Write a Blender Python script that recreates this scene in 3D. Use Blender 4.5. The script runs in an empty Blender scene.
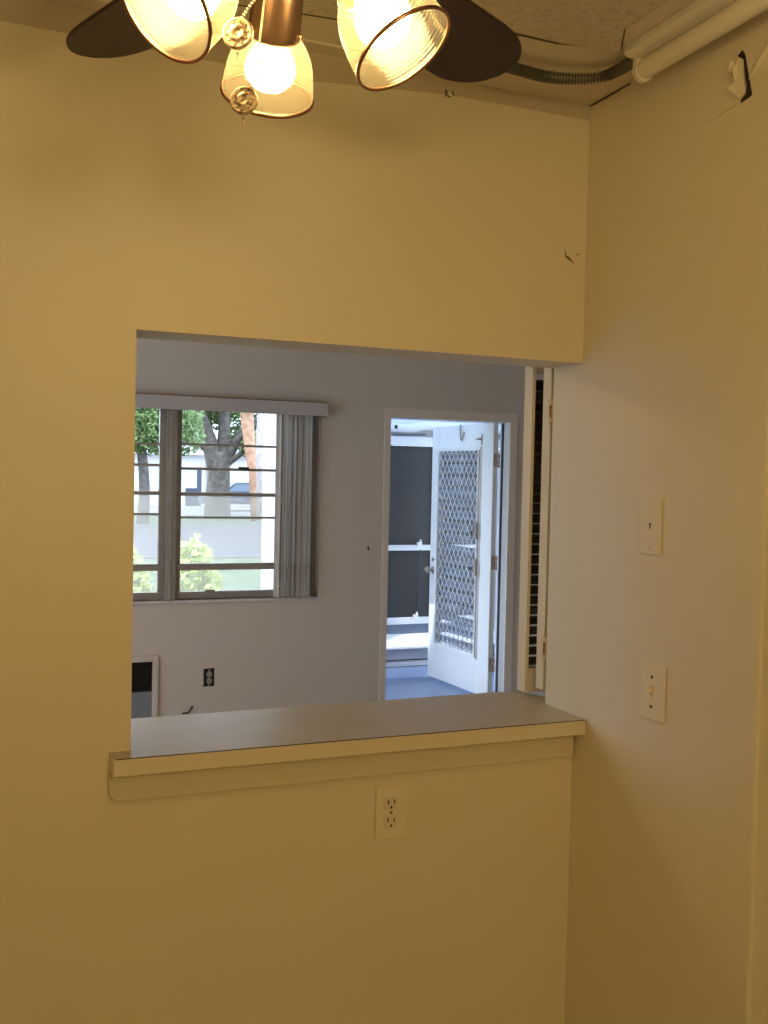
import bpy, math, random
from mathutils import Vector, Matrix
random.seed(7)
S = bpy.context.scene
C = S.collection
Z0 = 1.06                                    # height of the pass-through counter above the floor
# ------------------------------------------------------------------ camera, world, sun, exposure
cam = bpy.data.cameras.new('camera'); camo = bpy.data.objects.new('camera', cam); C.objects.link(camo)
cam.sensor_fit = 'VERTICAL'; cam.sensor_height = 36; cam.lens = 1004.09/1024*36; cam.clip_start = .02; cam.clip_end = 400
rt = Vector((.923818, -.382226, .02152)); up = Vector((-.0075337, .0380516, .9992474)); fw = Vector((.3827577, .9232849, -.0322731))
camo.matrix_world = Matrix(((rt.x, up.x, -fw.x, -1.2862), (rt.y, up.y, -fw.y, -1.944), (rt.z, up.z, -fw.z, .5293+Z0), (0, 0, 0, 1)))
S.camera = camo
w = bpy.data.worlds.new('world'); S.world = w; w.use_nodes = True
bg = w.node_tree.nodes['Background']; bg.inputs[0].default_value = (.66, .80, 1.0, 1); bg.inputs[1].default_value = 6.4
sun = bpy.data.lights.new('sun', 'SUN'); sun.energy = 2.6; sun.color = (1, .97, .92); sun.angle = .01
suno = bpy.data.objects.new('sun', sun); C.objects.link(suno)
suno.rotation_euler = Vector((.80, .30, -.95)).to_track_quat('-Z', 'Y').to_euler()
LAMP = (1, .705, .28); LAMP_STRENGTH = 58; REAR_STRENGTH = 35; FAR_STRENGTH = 34
S.view_settings.view_transform = 'Standard'; S.view_settings.look = 'None'
S.view_settings.exposure = 0; S.view_settings.gamma = 1; S.view_settings.use_curve_mapping = False
S.cycles.max_bounces = 10; S.cycles.diffuse_bounces = 6; S.cycles.transparent_max_bounces = 16
S.cycles.sample_clamp_indirect = 8; S.cycles.use_denoising = True
S.cycles.caustics_reflective = False; S.cycles.caustics_refractive = False

# ------------------------------------------------------------------ materials
def mat(name, col, rough=.6, metal=0, noise=None, bump=None, spec=.5, emit=None, estr=0):
    m = bpy.data.materials.new(name); m.use_nodes = True
    nt = m.node_tree; b = nt.nodes['Principled BSDF']
    b.inputs['Base Color'].default_value = (*col, 1); b.inputs['Roughness'].default_value = rough
    b.inputs['Metallic'].default_value = metal; b.inputs['Specular IOR Level'].default_value = spec
    tc = nt.nodes.new('ShaderNodeTexCoord')
    if noise:
        sc, col2, lo, hi = noise
        n = nt.nodes.new('ShaderNodeTexNoise'); n.inputs['Scale'].default_value = sc; n.inputs['Detail'].default_value = 5
        r = nt.nodes.new('ShaderNodeValToRGB'); r.color_ramp.elements[0].position = lo; r.color_ramp.elements[1].position = hi
        r.color_ramp.elements[0].color = (*col, 1); r.color_ramp.elements[1].color = (*col2, 1)
        nt.links.new(tc.outputs['Object'], n.inputs['Vector']); nt.links.new(n.outputs[0], r.inputs[0]); nt.links.new(r.outputs[0], b.inputs['Base Color'])
    if bump:
        sc, st, dist = bump
        n = nt.nodes.new('ShaderNodeTexNoise'); n.inputs['Scale'].default_value = sc; n.inputs['Detail'].default_value = 4
        bp = nt.nodes.new('ShaderNodeBump'); bp.inputs['Strength'].default_value = st; bp.inputs['Distance'].default_value = dist
        nt.links.new(tc.outputs['Object'], n.inputs['Vector']); nt.links.new(n.outputs[0], bp.inputs['Height']); nt.links.new(bp.outputs[0], b.inputs['Normal'])
    if emit:
        b.inputs['Emission Color'].default_value = (*emit, 1); b.inputs['Emission Strength'].default_value = estr
    return m
def mixmat(name, build):
    m = bpy.data.materials.new(name); m.use_nodes = True; nt = m.node_tree; nt.nodes.clear()
    o = nt.nodes.new('ShaderNodeOutputMaterial'); nt.links.new(build(nt), o.inputs[0]); return m
def glass_build(tint, gloss, haze=0, hazecol=(.8, .8, .8), trans=False):
    def f(nt):
        t = nt.nodes.new('ShaderNodeBsdfTransparent'); t.inputs[0].default_value = (*tint, 1)
        g = nt.nodes.new('ShaderNodeBsdfGlossy'); g.inputs['Roughness'].default_value = .02
        fr = nt.nodes.new('ShaderNodeFresnel'); fr.inputs[0].default_value = 1.45
        ml = nt.nodes.new('ShaderNodeMath'); ml.operation = 'MULTIPLY'; ml.inputs[1].default_value = gloss
        nt.links.new(fr.outputs[0], ml.inputs[0])
        x = nt.nodes.new('ShaderNodeMixShader'); nt.links.new(ml.outputs[0], x.inputs[0]); nt.links.new(t.outputs[0], x.inputs[1]); nt.links.new(g.outputs[0], x.inputs[2])
        out = x.outputs[0]
        if haze:
            d = nt.nodes.new('ShaderNodeBsdfTranslucent' if trans else 'ShaderNodeBsdfDiffuse'); d.inputs[0].default_value = (*hazecol, 1)
            y = nt.nodes.new('ShaderNodeMixShader'); y.inputs[0].default_value = haze
            nt.links.new(out, y.inputs[1]); nt.links.new(d.outputs[0], y.inputs[2]); out = y.outputs[0]
        return out
    return f
M = {
 'wall': mat('cream_wall_paint', (.72, .66, .545), .55, noise=(3.0, (.69, .63, .52), .3, .8), bump=(60, .12, .002)),
 'wall_shade': mat('painted_shade_band', (.52, .46, .36), .6, bump=(60, .12, .002)),
 'farwall': mat('off_white_wall_paint', (.74, .655, .575), .6, noise=(2.0, (.72, .64, .56), .3, .8), bump=(50, .12, .002)),
 'hall': mat('hall_wall_paint', (.36, .34, .36), .6),
 'trimp': mat('cream_trim_paint', (.70, .64, .52), .38, bump=(25, .05, .002)),
 'casing': mat('casing_paint', (.86, .76, .66), .4),
 'board': mat('ceiling_board_paint', (.70, .64, .53), .6, bump=(30, .1, .002)),
 'popcorn': mat('textured_ceiling', (.66, .60, .49), .9, noise=(55, (.48, .42, .33), .45, .8), bump=(140, .9, .006)),
 'laminate': mat('grey_laminate', (.50, .45, .37), .36, noise=(9, (.46, .41, .335), .3, .7)),
 'seam': mat('dark_seam', (.06, .045, .03), .6),
 'slat': mat('gap_shade_slat', (.028, .024, .015), .5),
 'plate': mat('ivory_plate', (.74, .68, .56), .3),
 'plate_socket': mat('ivory_socket', (.68, .62, .50), .3),
 'dark': mat('dark_slot', (.012, .010, .008), .6),
 'screw': mat('dull_screw', (.30, .25, .18), .4, metal=.8),
 'nickel': mat('brushed_bronze_nickel', (.62, .42, .30), .28, metal=1, bump=(90, .05, .001)),
 'rim': mat('bronze_rim', (.42, .24, .15), .3, metal=1),
 'blade': mat('dark_walnut_blade', (.024, .0085, .0065), .5, noise=(14, (.016, .006, .005), .35, .7)),
 'chain': mat('bead_chain', (.75, .62, .45), .25, metal=1),
 'fob': mat('antique_nickel_fob', (.74, .60, .44), .5, metal=.8, noise=(160, (.20, .13, .08), .50, .62)),
 'white': mat('white_enamel', (.78, .76, .72), .35),
 'tube': mat('white_phosphor_tube', (.80, .75, .66), .25),
 'conduit': mat('galvanised_conduit', (.22, .22, .20), .4, metal=.8),
 'floor': mat('beige_vinyl_floor', (.42, .38, .33), .4, noise=(4, (.36, .32, .27), .3, .7)),
 'farfloor': mat('pale_tile_floor', (.52, .50, .47), .3, noise=(3, (.46, .44, .41), .3, .7)),
 'porchfloor': mat('blue_grey_porch_paint', (.17, .24, .40), .25, noise=(5, (.145, .205, .35), .3, .7)),
 'alum': mat('mill_aluminium', (.42, .37, .33), .42, metal=.2, noise=(20, (.36, .32, .28), .3, .7)),
 'sill': mat('pinkish_marble_sill', (.78, .70, .70), .3, noise=(20, (.65, .58, .58), .4, .7)),
 'vane': mat('grey_fabric_vane', (.68, .62, .56), .7, bump=(200, .2, .001)),
 'valance': mat('grey_valance', (.56, .52, .50), .5),
 'doorw': mat('white_door_paint', (.88, .89, .90), .35),
 'jambw': mat('white_jamb_paint', (.80, .80, .82), .4),
 'hingep': mat('painted_rusty_hinge', (.62, .54, .50), .5, noise=(70, (.28, .12, .07), .48, .62)),
 'brass': mat('tarnished_brass', (.45, .25, .15), .4, metal=.9, noise=(80, (.20, .10, .06), .4, .7)),
 'porchw': mat('white_porch_paint', (.80, .81, .84), .5),
 'stucco': mat('white_stucco', (.70, .67, .66), .8, bump=(60, .4, .01)),
 'darkpane': mat('grey_window_film', (.028, .027, .028), .4, noise=(3, (.036, .034, .034), .3, .7)),
 'paleb': mat('blue_grey_panel', (.17, .21, .28), .5),
 'grille': mat('white_grille', (.74, .76, .80), .35),
 'grass': mat('sunlit_lawn', (.075, .10, .045), .95, noise=(.9, (.13, .15, .08), .4, .6)),
 'road': mat('pale_asphalt', (.095, .085, .088), .9, noise=(2, (.075, .068, .07), .3, .7)),
 'bark': mat('grey_bark', (.085, .072, .062), .9, noise=(6, (.15, .13, .115), .4, .6), bump=(12, .8, .05)),
 'bark2': mat('red_brown_bark', (.42, .22, .14), .9, noise=(5, (.55, .33, .22), .4, .6), bump=(12, .8, .05)),
 'bark3': mat('pale_bark', (.42, .36, .38), .9, noise=(5, (.52, .46, .48), .4, .6)),
 'leafd': mat('oak_leaves', (.08, .15, .04), .6, noise=(4, (.26, .34, .12), .42, .6)),
 'leafl': mat('lime_leaves', (.42, .50, .10), .6, noise=(3, (.62, .66, .24), .4, .6)),
 'frond': mat('palm_fronds', (.22, .34, .09), .6),
 'carp': mat('dark_blue_car_paint', (.05, .06, .09), .25),
 'tyre': mat('black_rubber', (.02, .02, .02), .8),
 'roof': mat('grey_roof', (.45, .44, .46), .8),
}
def proof_build(nt):
    d = nt.nodes.new('ShaderNodeBsdfDiffuse'); d.inputs[0].default_value = (.75, .77, .80, 1)
    t = nt.nodes.new('ShaderNodeBsdfTranslucent'); t.inputs[0].default_value = (.78, .86, .98, 1)
    x = nt.nodes.new('ShaderNodeMixShader'); x.inputs[0].default_value = .45
    nt.links.new(d.outputs[0], x.inputs[1]); nt.links.new(t.outputs[0], x.inputs[2]); return x.outputs[0]
M['proof'] = mixmat('white_roof_added_translucence', proof_build)
M['pane'] = mixmat('clear_window_glass', glass_build((.93, .95, .95), 1.0))
M['screen'] = mixmat('insect_screen', glass_build((.93, .93, .93), 0, .15, (.82, .72, .62), True))
M['louvre'] = mixmat('frosted_louvre_glass', glass_build((.55, .58, .64), 1.0, .7, (.30, .33, .40)))
def shade_build(nt):
    t = nt.nodes.new('ShaderNodeBsdfTransparent'); t.inputs[0].default_value = (1, .97, .90, 1)
    d = nt.nodes.new('ShaderNodeBsdfTranslucent'); d.inputs[0].default_value = (.95, .86, .70, 1)
    g = nt.nodes.new('ShaderNodeBsdfGlossy'); g.inputs['Roughness'].default_value = .12
    a = nt.nodes.new('ShaderNodeMixShader')
    at = nt.nodes.new('ShaderNodeAttribute'); at.attribute_name = 'rib'
    mr = nt.nodes.new('ShaderNodeMapRange'); mr.inputs[3].default_value = .035; mr.inputs[4].default_value = .15
    nt.links.new(at.outputs['Fac'], mr.inputs[0]); nt.links.new(mr.outputs[0], a.inputs[0])
    b = nt.nodes.new('ShaderNodeMixShader'); b.inputs[0].default_value = .05
    d2 = nt.nodes.new('ShaderNodeBsdfDiffuse'); d2.inputs[0].default_value = (.95, .86, .70, 1)
    c = nt.nodes.new('ShaderNodeMixShader'); c.inputs[0].default_value = .5
    nt.links.new(d.outputs[0], c.inputs[1]); nt.links.new(d2.outputs[0], c.inputs[2])
    nt.links.new(t.outputs[0], a.inputs[1]); nt.links.new(c.outputs[0], a.inputs[2])
    nt.links.new(a.outputs[0], b.inputs[1]); nt.links.new(g.outputs[0], b.inputs[2]); return b.outputs[0]
M['shade'] = mixmat('ribbed_prismatic_glass', shade_build)
def bulb_build(nt):
    e = nt.nodes.new('ShaderNodeEmission'); e.inputs[0].default_value = (*LAMP, 1); e.inputs[1].default_value = LAMP_STRENGTH; return e.outputs[0]
M['bulb'] = mixmat('glowing_warm_bulb', bulb_build)
def globe_build(st):
    def f(nt):
        e = nt.nodes.new('ShaderNodeEmission'); e.inputs[0].default_value = (*LAMP, 1); e.inputs[1].default_value = st; return e.outputs[0]
    return f
M['globe'] = mixmat('added_fill_glow', globe_build(REAR_STRENGTH)); M['globe_far'] = mixmat('added_far_glow', globe_build(FAR_STRENGTH))  # glow of the two added fill lamps

# ------------------------------------------------------------------ mesh collector
class MB:
    def __init__(s): s.v = []; s.f = []; s.sm = []
    def add(s, vs, fs, smooth=False):
        n = len(s.v); s.v += [tuple(v) for v in vs]; s.f += [tuple(i+n for i in f) for f in fs]; s.sm += [smooth]*len(fs); return s
    def box(s, a, b, rot=None, piv=None):
        x0, y0, z0 = (min(p, q) for p, q in zip(a, b)); x1, y1, z1 = (max(p, q) for p, q in zip(a, b))
        vs = [Vector(p) for p in ((x0,y0,z0),(x1,y0,z0),(x1,y1,z0),(x0,y1,z0),(x0,y0,z1),(x1,y0,z1),(x1,y1,z1),(x0,y1,z1))]
        if rot is not None:
            piv = Vector(piv) if piv else sum(vs, Vector())/8
            vs = [rot@(v-piv)+piv for v in vs]
        return s.add(vs, [(0,3,2,1),(4,5,6,7),(0,1,5,4),(1,2,6,5),(2,3,7,6),(3,0,4,7)])
    def prism(s, pts, axis, a, b):                       # pts 2D outline extruded along axis from a to b
        def P(p, t): return {'x': (t, p[0], p[1]), 'y': (p[0], t, p[1]), 'z': (p[0], p[1], t)}[axis]
        n = len(pts); vs = [P(p, a) for p in pts]+[P(p, b) for p in pts]
        return s.add(vs, [tuple(range(n))[::-1], tuple(range(n, 2*n))]+[(i, (i+1)%n, (i+1)%n+n, i+n) for i in range(n)])
    def lathe(s, prof, o, n, seg=40, closed=False):      # prof: (radius, distance along n)
        n = Vector(n).normalized(); o = Vector(o); a = n.orthogonal().normalized(); b = n.cross(a); vs = []; fs = []
        for r, h in prof:
            for k in range(seg):
                t = 2*math.pi*k/seg; vs.append(o+n*h+(a*math.cos(t)+b*math.sin(t))*r)
        m = len(prof)
        for i in range(m if closed else m-1):
            j = (i+1) % m
            for k in range(seg): fs.append((i*seg+k, i*seg+(k+1)%seg, j*seg+(k+1)%seg, j*seg+k))
        return s.add(vs, fs, True)
    def cyl(s, a, b, r, seg=20, r2=None):
        a = Vector(a); b = Vector(b); L = (b-a).length; r2 = r if r2 is None else r2
        return s.lathe([(1e-5, 0), (r, 0), (r, L*.001), (r2, L*.999), (r2, L), (1e-5, L)], a, b-a, seg)
    def ball(s, c, r, seg=16, sc=(1, 1, 1)):
        c = Vector(c); k = seg//2; vs = []; fs = []
        for i in range(k+1):
            p = math.pi*i/k
            for j in range(seg):
                t = 2*math.pi*j/seg; vs.append(c+Vector((r*sc[0]*math.sin(p)*math.cos(t), r*sc[1]*math.sin(p)*math.sin(t), r*sc[2]*math.cos(p))))
        for i in range(k):
            for j in range(seg): fs.append((i*seg+j, (i+1)*seg+j, (i+1)*seg+(j+1)%seg, i*seg+(j+1)%seg))
        return s.add(vs, fs, True)
    def tube(s, pts, rad, seg=12):                        # rad: number or list
        pts = [Vector(p) for p in pts]; n = len(pts); R = rad if isinstance(rad, (list, tuple)) else [rad]*n; vs = []; fs = []
        ref = None
        for i, p in enumerate(pts):
            d = (pts[min(i+1, n-1)]-pts[max(i-1, 0)]).normalized()
            a = d.orthogonal().normalized() if ref is None else (ref-d*ref.dot(d)).normalized()
            ref = a; b = d.cross(a)
            for k in range(seg):
                t = 2*math.pi*k/seg; vs.append(p+(a*math.cos(t)+b*math.sin(t))*R[i])
        for i in range(n-1):
            for k in range(seg): fs.append((i*seg+k, i*seg+(k+1)%seg, (i+1)*seg+(k+1)%seg, (i+1)*seg+k))
        fs.append(tuple(range(seg))[::-1]); fs.append(tuple((n-1)*seg+k for k in range(seg)))
        return s.add(vs, fs, True)
    def build(s, name, m, parent=None, bevel=0, seg=2):
        me = bpy.data.meshes.new(name); base = Vector((0, 0, 0))
        if s.v:
            xs, ys, zs = zip(*s.v); base = Vector(((min(xs)+max(xs))/2, (min(ys)+max(ys))/2, min(zs)))
        me.from_pydata([Vector(v)-base for v in s.v], [], s.f)
        me.polygons.foreach_set('use_smooth', s.sm); me.materials.append(m); me.update()
        o = bpy.data.objects.new(name, me); C.objects.link(o); o.location = base
        if parent is not None:
            pw = Vector((0, 0, 0)); q = parent
            while q is not None: pw = pw+q.location; q = q.parent
            o.parent = parent; o.location = base-pw
        if bevel:
            md = o.modifiers.new('bevel', 'BEVEL'); md.width = bevel; md.segments = seg; md.limit_method = 'ANGLE'; md.angle_limit = .7
        return o
def smoothpath(P, n=8):
    P = [Vector(p) for p in P]; out = []
    for i in range(len(P)-1):
        p0, p1, p2, p3 = P[max(i-1, 0)], P[i], P[i+1], P[min(i+2, len(P)-1)]
        for k in range(n):
            t = k/n; out.append(.5*((2*p1)+(p2-p0)*t+(2*p0-5*p1+4*p2-p3)*t*t+(3*p1-p0-3*p2+p3)*t**3))
    return out+[P[-1]]
def tag(o, label=None, cat=None, group=None, kind=None):
    if label: o['label'] = label
    if cat: o['category'] = cat
    if group: o['group'] = group
    if kind: o['kind'] = kind
    return o
def struct(name, mb, m, parent=None, bevel=0):
    o = mb.build(name, m, parent, bevel)
    if parent is None: o['kind'] = 'structure'
    return o
def thing(name, label, cat, loc, group=None, kind=None):
    o = bpy.data.objects.new(name, None); C.objects.link(o); o.location = loc; o.empty_display_size = .1
    return tag(o, label, cat, group, kind)
def hinge_up(v): return v+Z0

# ------------------------------------------------------------------ room shell
CZ = Z0+1.379                       # ceiling of the near room
FZ = Z0+1.47                        # ceiling of the far room
D = 4.42                            # far wall, inner face
T = .1254                           # thickness of the pass-through wall
AX, HZ = -.9948, Z0+.8029           # left edge and top of the pass-through
WL, WB = -3.0, -3.6                 # near room left / back
b = MB()                            # wall with the pass-through
b.box((WL, 0, 0), (AX, T, FZ)).box((AX, 0, HZ), (0, T, FZ)).box((AX, 0, 0), (0, T, Z0-.034))
struct('wall_front', b, M['wall'])
b = MB().box((0, -.579, 0), (.13, T, FZ))
struct('wall_right', b, M['wall'], bevel=.006)
struct('wall_middle', MB().box((.13, .0, 0), (3.6, T, FZ)), M['farwall'])
struct('wall_left', MB().box((WL-.12, WB, 0), (WL, T, FZ)), M['wall'])
struct('wall_back', MB().box((WL-.12, WB-.12, 0), (1.4, WB, FZ)), M['wall'])
struct('wall_hall', MB().box((1.15, WB, 0), (1.27, 0, FZ)), M['hall'])
struct('floor', MB().box((WL-.12, WB-.12, -.12), (3.6, T, 0)), M['floor'])
struct('floor', MB().box((-4.0, T, -.12), (3.6, D+.15, 0)), M['farfloor'])
struct('ceiling', MB().box((WL-.12, WB-.12, CZ), (1.4, 0, CZ+.15)), M['board'])
struct('ceiling', MB().box((-4.0, 0, FZ), (3.6, D+.15, FZ+.15)), M['farwall'])
# textured layer of the old ceiling, broken off short of the walls
pts = [(WL, -.05), (-1.2426, -.095), (-.7361, -.1683), (-.6673, -.1750), (-.50, -.222), (-.3586, -.266), (-.2446, -.2619), (-.1604, -.272), (-.1176, -.2771), (-.1682, -.3599), (-.169, -.409), (-.1704, -.5), (-.172, -1.2), (-.17, WB), (WL, WB)]
o = struct('ceiling', MB().prism(pts, 'z', CZ-.0065, CZ-.003), M['popcorn'])
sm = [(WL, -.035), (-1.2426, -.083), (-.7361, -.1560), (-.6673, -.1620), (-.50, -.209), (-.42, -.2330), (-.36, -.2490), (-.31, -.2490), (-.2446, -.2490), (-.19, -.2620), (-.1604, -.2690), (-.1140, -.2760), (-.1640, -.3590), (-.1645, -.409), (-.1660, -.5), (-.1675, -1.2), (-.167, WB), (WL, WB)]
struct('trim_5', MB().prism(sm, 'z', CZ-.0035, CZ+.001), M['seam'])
# darker strip paints the shade band along the wall top; shallow seam bead on the ceiling board
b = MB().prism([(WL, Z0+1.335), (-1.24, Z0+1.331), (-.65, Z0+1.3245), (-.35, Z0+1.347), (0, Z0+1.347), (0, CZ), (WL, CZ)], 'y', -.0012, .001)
struct('wall_top_shade', b, M['wall_shade'])
struct('trim_2', MB().box((WL, -.056, CZ-.004), (-.36, -.046, CZ+.001)), M['board'], bevel=.0015)
# far room walls
WX0, WX1, WZ0, WZ1 = -1.20, .882, Z0-.262, Z0+1.00
DX0, DX1, DZ1 = 1.3859, 2.3159, Z0+.9577
b = MB()
b.box((-4.0, D, 0), (WX0, D+.13, FZ)).box((WX0, D, 0), (WX1, D+.13, WZ0)).box((WX0, D, WZ1), (WX1, D+.13, FZ))
b.box((WX1, D, 0), (DX0-.02, D+.13, FZ)).box((DX0-.02, D, DZ1+.02), (DX1+.02, D+.13, FZ)).box((DX1+.02, D, 0), (3.6, D+.13, FZ))
struct('wall_far', b, M['farwall'])
struct('wall_far_right', MB().box((3.48, T, 0), (3.6, D, FZ)), M['farwall'])
b = MB().box((-4.12, 0, 0), (-4.0, .9, FZ)).box((-4.12, 2.6, 0), (-4.0, D+.13, FZ)).box((-4.12, .9, 0), (-4.0, 2.6, .8)).box((-4.12, .9, 2.1), (-4.0, 2.6, FZ))
struct('wall_far_left', b, M['farwall'])
b = MB().box((-4.0, D-.014, 0), (DX0-.046, D, .05)).box((DX1+.066, D-.014, 0), (3.48, D, .05))
struct('baseboard_far', b, M['jambw'], bevel=.003)

# ------------------------------------------------------------------ counter of the pass-through
ct = thing('countertop', 'long grey laminate ledge of the pass-through opening with painted front edge', 'countertop', ((AX)/2, .1, Z0-.034))
out = [(-1.0341, -.0522), (0-.001, -.0522), (-.001, T)]
arc = [(-.062+.1*math.cos(a), .166+.103*math.sin(a)) for a in [math.radians(q) for q in range(0, 91, 9)]]
slab = [(AX+.002, -.0005), (AX+.002, .2543-.0), (AX-.06, .2535), (AX-.06, T+.002)]
full = [(-1.0341, -.0545), (-.001, -.0545), (-.001, T+.002), (.038, T+.002)]+arc+[(-.3706, .2642), (-.65, .2608), (AX-.05, .2540), (AX-.05, T+.002), (AX+.0015, T+.002), (AX+.0015, -.0008), (-1.0341, -.0008)]
b = MB().prism(full, 'z', Z0-.0335, Z0-.0012); b.build('slab', M['trimp'], ct, .0015)
b = MB().prism([(x, y+.0035 if y < -.05 else y) for x, y in full], 'z', Z0-.0012, Z0); b.build('laminate_top', M['laminate'], ct)
b = MB().box((-1.030, -.0545, Z0-.0012), (-.001, -.0512, Z0-.0001)); tag(b.build('dark_seam_strip', M['seam'], ct), 'thin dark seam along the front edge')
b = MB()                                                   # apron board with rounded lower left corner
pr = [(-1.0365, Z0-.034), (-.004, Z0-.034), (-.004, Z0-.0926)]+[(-1.0365+.022-.022*math.sin(a), Z0-.0926+.022-.022*math.cos(a)) for a in [math.radians(q) for q in range(0, 91, 15)]]
b.prism(pr, 'y', -.0125, -.0005)
tag(b.build('ledge_apron', M['trimp'], None, .002), 'flat cream apron board fixed under the front of the pass-through ledge', 'apron board')

# ------------------------------------------------------------------ ceiling fan with light kit
HX, HY = -.9617, -.8408
fan = thing('ceiling_fan', 'ceiling fan with dark brown blades and a bronze light kit', 'ceiling fan', (HX, HY, Z0+1.067))
b = MB().lathe([(1e-4, 0), (.068, 0), (.07, .01), (.055, .045), (.03, .06)], (HX, HY, CZ), (0, 0, -1))
b.build('canopy', M['nickel'], fan)
b = MB().lathe([(.03, 0), (.09, .012), (.125, .035), (.13, .07), (.125, .105), (.09, .125), (.04, .13), (1e-4, .13)], (HX, HY, Z0+1.325), (0, 0, -1), 48)
b.build('motor_housing', M['nickel'], fan)
b = MB().lathe([(.045, 0), (.05, .012), (.048, .05), (.035, .066), (1e-4, .068)], (HX, HY, Z0+1.195), (0, 0, -1), 40)
b.build('switch_housing', M['nickel'], fan)
ZB = Z0+1.166
def blade(ang):
    L0, L1 = .17, .533; n = 64; out = []
    def wid(t): return .050+.021*min(1, t*1.5)
    top = []; bot = []
    for i in range(n+1):
        t = i/n; r = L0+(L1-L0)*t; h = wid(t)
        e = (L1-r)/.10
        if e < 1: h *= math.sqrt(max(0, 1-(1-e)**2.1))
        s_ = (r-L0)/.03
        if s_ < 1: h *= .55+.45*s_
        top.append((r, h)); bot.append((r, -h))
    pts = top+bot[::-1][1:]
    R = Matrix.Rotation(math.radians(ang), 3, 'Z')@Matrix.Rotation(math.radians(-11), 3, 'X')
    b = MB().prism(pts, 'z', -.0028, .0028)
    b.v = [tuple(R@Vector(v)+Vector((HX, HY, ZB))) for v in b.v]
    b.build('blade', M['blade'], fan, .0012)
    b = MB().box((.055, -.014, .003), (.20, .014, .007)).box((.17, -.035, .003), (.235, .035, .0065))
    b.v = [tuple(R@Vector(v)+Vector((HX, HY, ZB))) for v in b.v]
    b.build('blade_bracket', M['nickel'], fan, .001)
for k in range(5): blade(34.8+72*k)
LIGHTS = [((-.9487, -.7512, 1.0672), (.1016, .6997, -.7072), .0775), ((-.8928, -.8995, 1.0672), (.4229, -.3605, -.8314), .0875), ((-1.0462, -.8731, 1.0672), (-.6626, -.2532, -.7049), .0875)]
for N, n, L in LIGHTS:
    N = Vector(N)+Vector((0, 0, Z0)); n = Vector(n).normalized()
    b = MB().lathe([(1e-4, -.078), (.020, -.077), (.0275, -.068), (.0295, -.055), (.0315, -.004), (.0325, .002), (.0315, .006), (.0285, .0065), (.0275, -.002), (.026, -.05), (1e-4, -.055)], N, n, 44)
    cup = b.build('lamp_socket', M['nickel'], fan)
    sd = n.orthogonal().normalized()
    for q in range(3):
        a = Matrix.Rotation(2.1*q+.5, 3, n)@sd
        MB().ball(N+a*.0335-n*.004, .0026, 10).build('set_screw', M['chain'], cup)
    b = MB().tube(smoothpath([(HX, HY, Z0+1.16), ((HX+N.x)/2, (HY+N.y)/2, Z0+1.160), tuple(N-n*.074)], 6), .009, 12)
    b.build('lamp_arm', M['nickel'], fan)
    prof = []; K = 64
    kn = [(0, .030), (.07, .0325), (.15, .038), (.28, .0450), (.45, .0505), (.7, .0545), (.93, .0565), (1, .0575)]
    def rad(t):
        for (a0, r0), (a1, r1) in zip(kn, kn[1:]):
            if t <= a1: return r0+(r1-r0)*(t-a0)/(a1-a0)
        return kn[-1][1]
    for i in range(K+1):
        t = i/K; rr = sum(rad(min(1, max(0, t+dt))) for dt in (-.05, 0, .05))/3
        prof.append((rr+(.0007 if (i % 3 == 0 and .12 < t < .95) else 0), t*L+.001))
    sh = MB().lathe(prof, N, n, 216).build('lamp_shade', M['shade'], fan)
    ra = sh.data.attributes.new('rib', 'FLOAT', 'POINT')
    ra.data.foreach_set('value', [(.65*((i//216) % 3 == 0)+.35*((i % 2))) if .10 < (i//216)/K < .97 else .7 for i in range(len(sh.data.vertices))])
    ring = [(.0572+.0020*math.cos(a), L+.001+.0026*math.sin(a)) for a in [2*math.pi*i/10 for i in range(10)]]
    tag(MB().lathe(ring, N, n, 72, True).build('shade_rim', M['rim'], sh), 'thin bronze rim')
    bp = [(.012, .0), (.014, .010), (.020, .019), (.0285, .033), (.0315, .045), (.029, .057), (.020, .067), (.009, .0715), (1e-4, .072)]
    MB().lathe(bp, N, n, 32).build('light_bulb', M['bulb'], cup)
def chain(pts, name):
    b = MB(); P = [Vector(p)+Vector((0, 0, Z0)) for p in pts]
    for p, q in zip(P, P[1:]):
        m = max(1, int((q-p).length/.0037))
        for i in range(m): b.ball(p+(q-p)*i/m, .0014, 8)
    b.build(name, M['chain'], fan)
chain([(-.985, -.87, 1.13), (-1.0139, -.9022, 1.0275), (-1.0255, -.898, 1.009), (-1.029, -.8975, 1.000)], 'pull_chain')
chain([(-.99, -.85, 1.13), (-.992, -.868, 1.06), (-1.006, -.897, .985), (-1.0095, -.9066, .955), (-1.0130, -.9050, .935)], 'pull_chain')
def fob(c, n, r):
    n = Vector(n).normalized(); c = Vector(c)+Vector((0, 0, Z0))
    b = MB().lathe([(1e-4, -.0035), (r*.75, -.0035), (r*.97, -.002), (r, 0), (r*.97, .002), (r*.86, .0032), (r*.80, .0022), (r*.55, .0022), (r*.50, .0034), (r*.28, .0040), (r*.22, .0026), (1e-4, .0030)], c, n, 36)
    a = n.orthogonal().normalized()
    for k in range(10):
        q = Matrix.Rotation(2*math.pi*k/10, 3, n)@a; b.ball(c+q*r*.68+n*.002, r*.09, 8)
    b.ball(c-Vector((0, 0, r+.003)), .0022, 10).cyl(c-Vector((0, 0, r)), c-Vector((0, 0, r+.010)), .0009, 8)
    tag(b.build('chain_fob', M['fob'], fan), 'round embossed metal fob on the pull chain')
fob((-1.0292, -.8972, .9920), (-.46, -.82, .02), .0168)
fob((-1.0228, -.9023, .9220), (-.44, -.80, .06), .0150)

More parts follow.
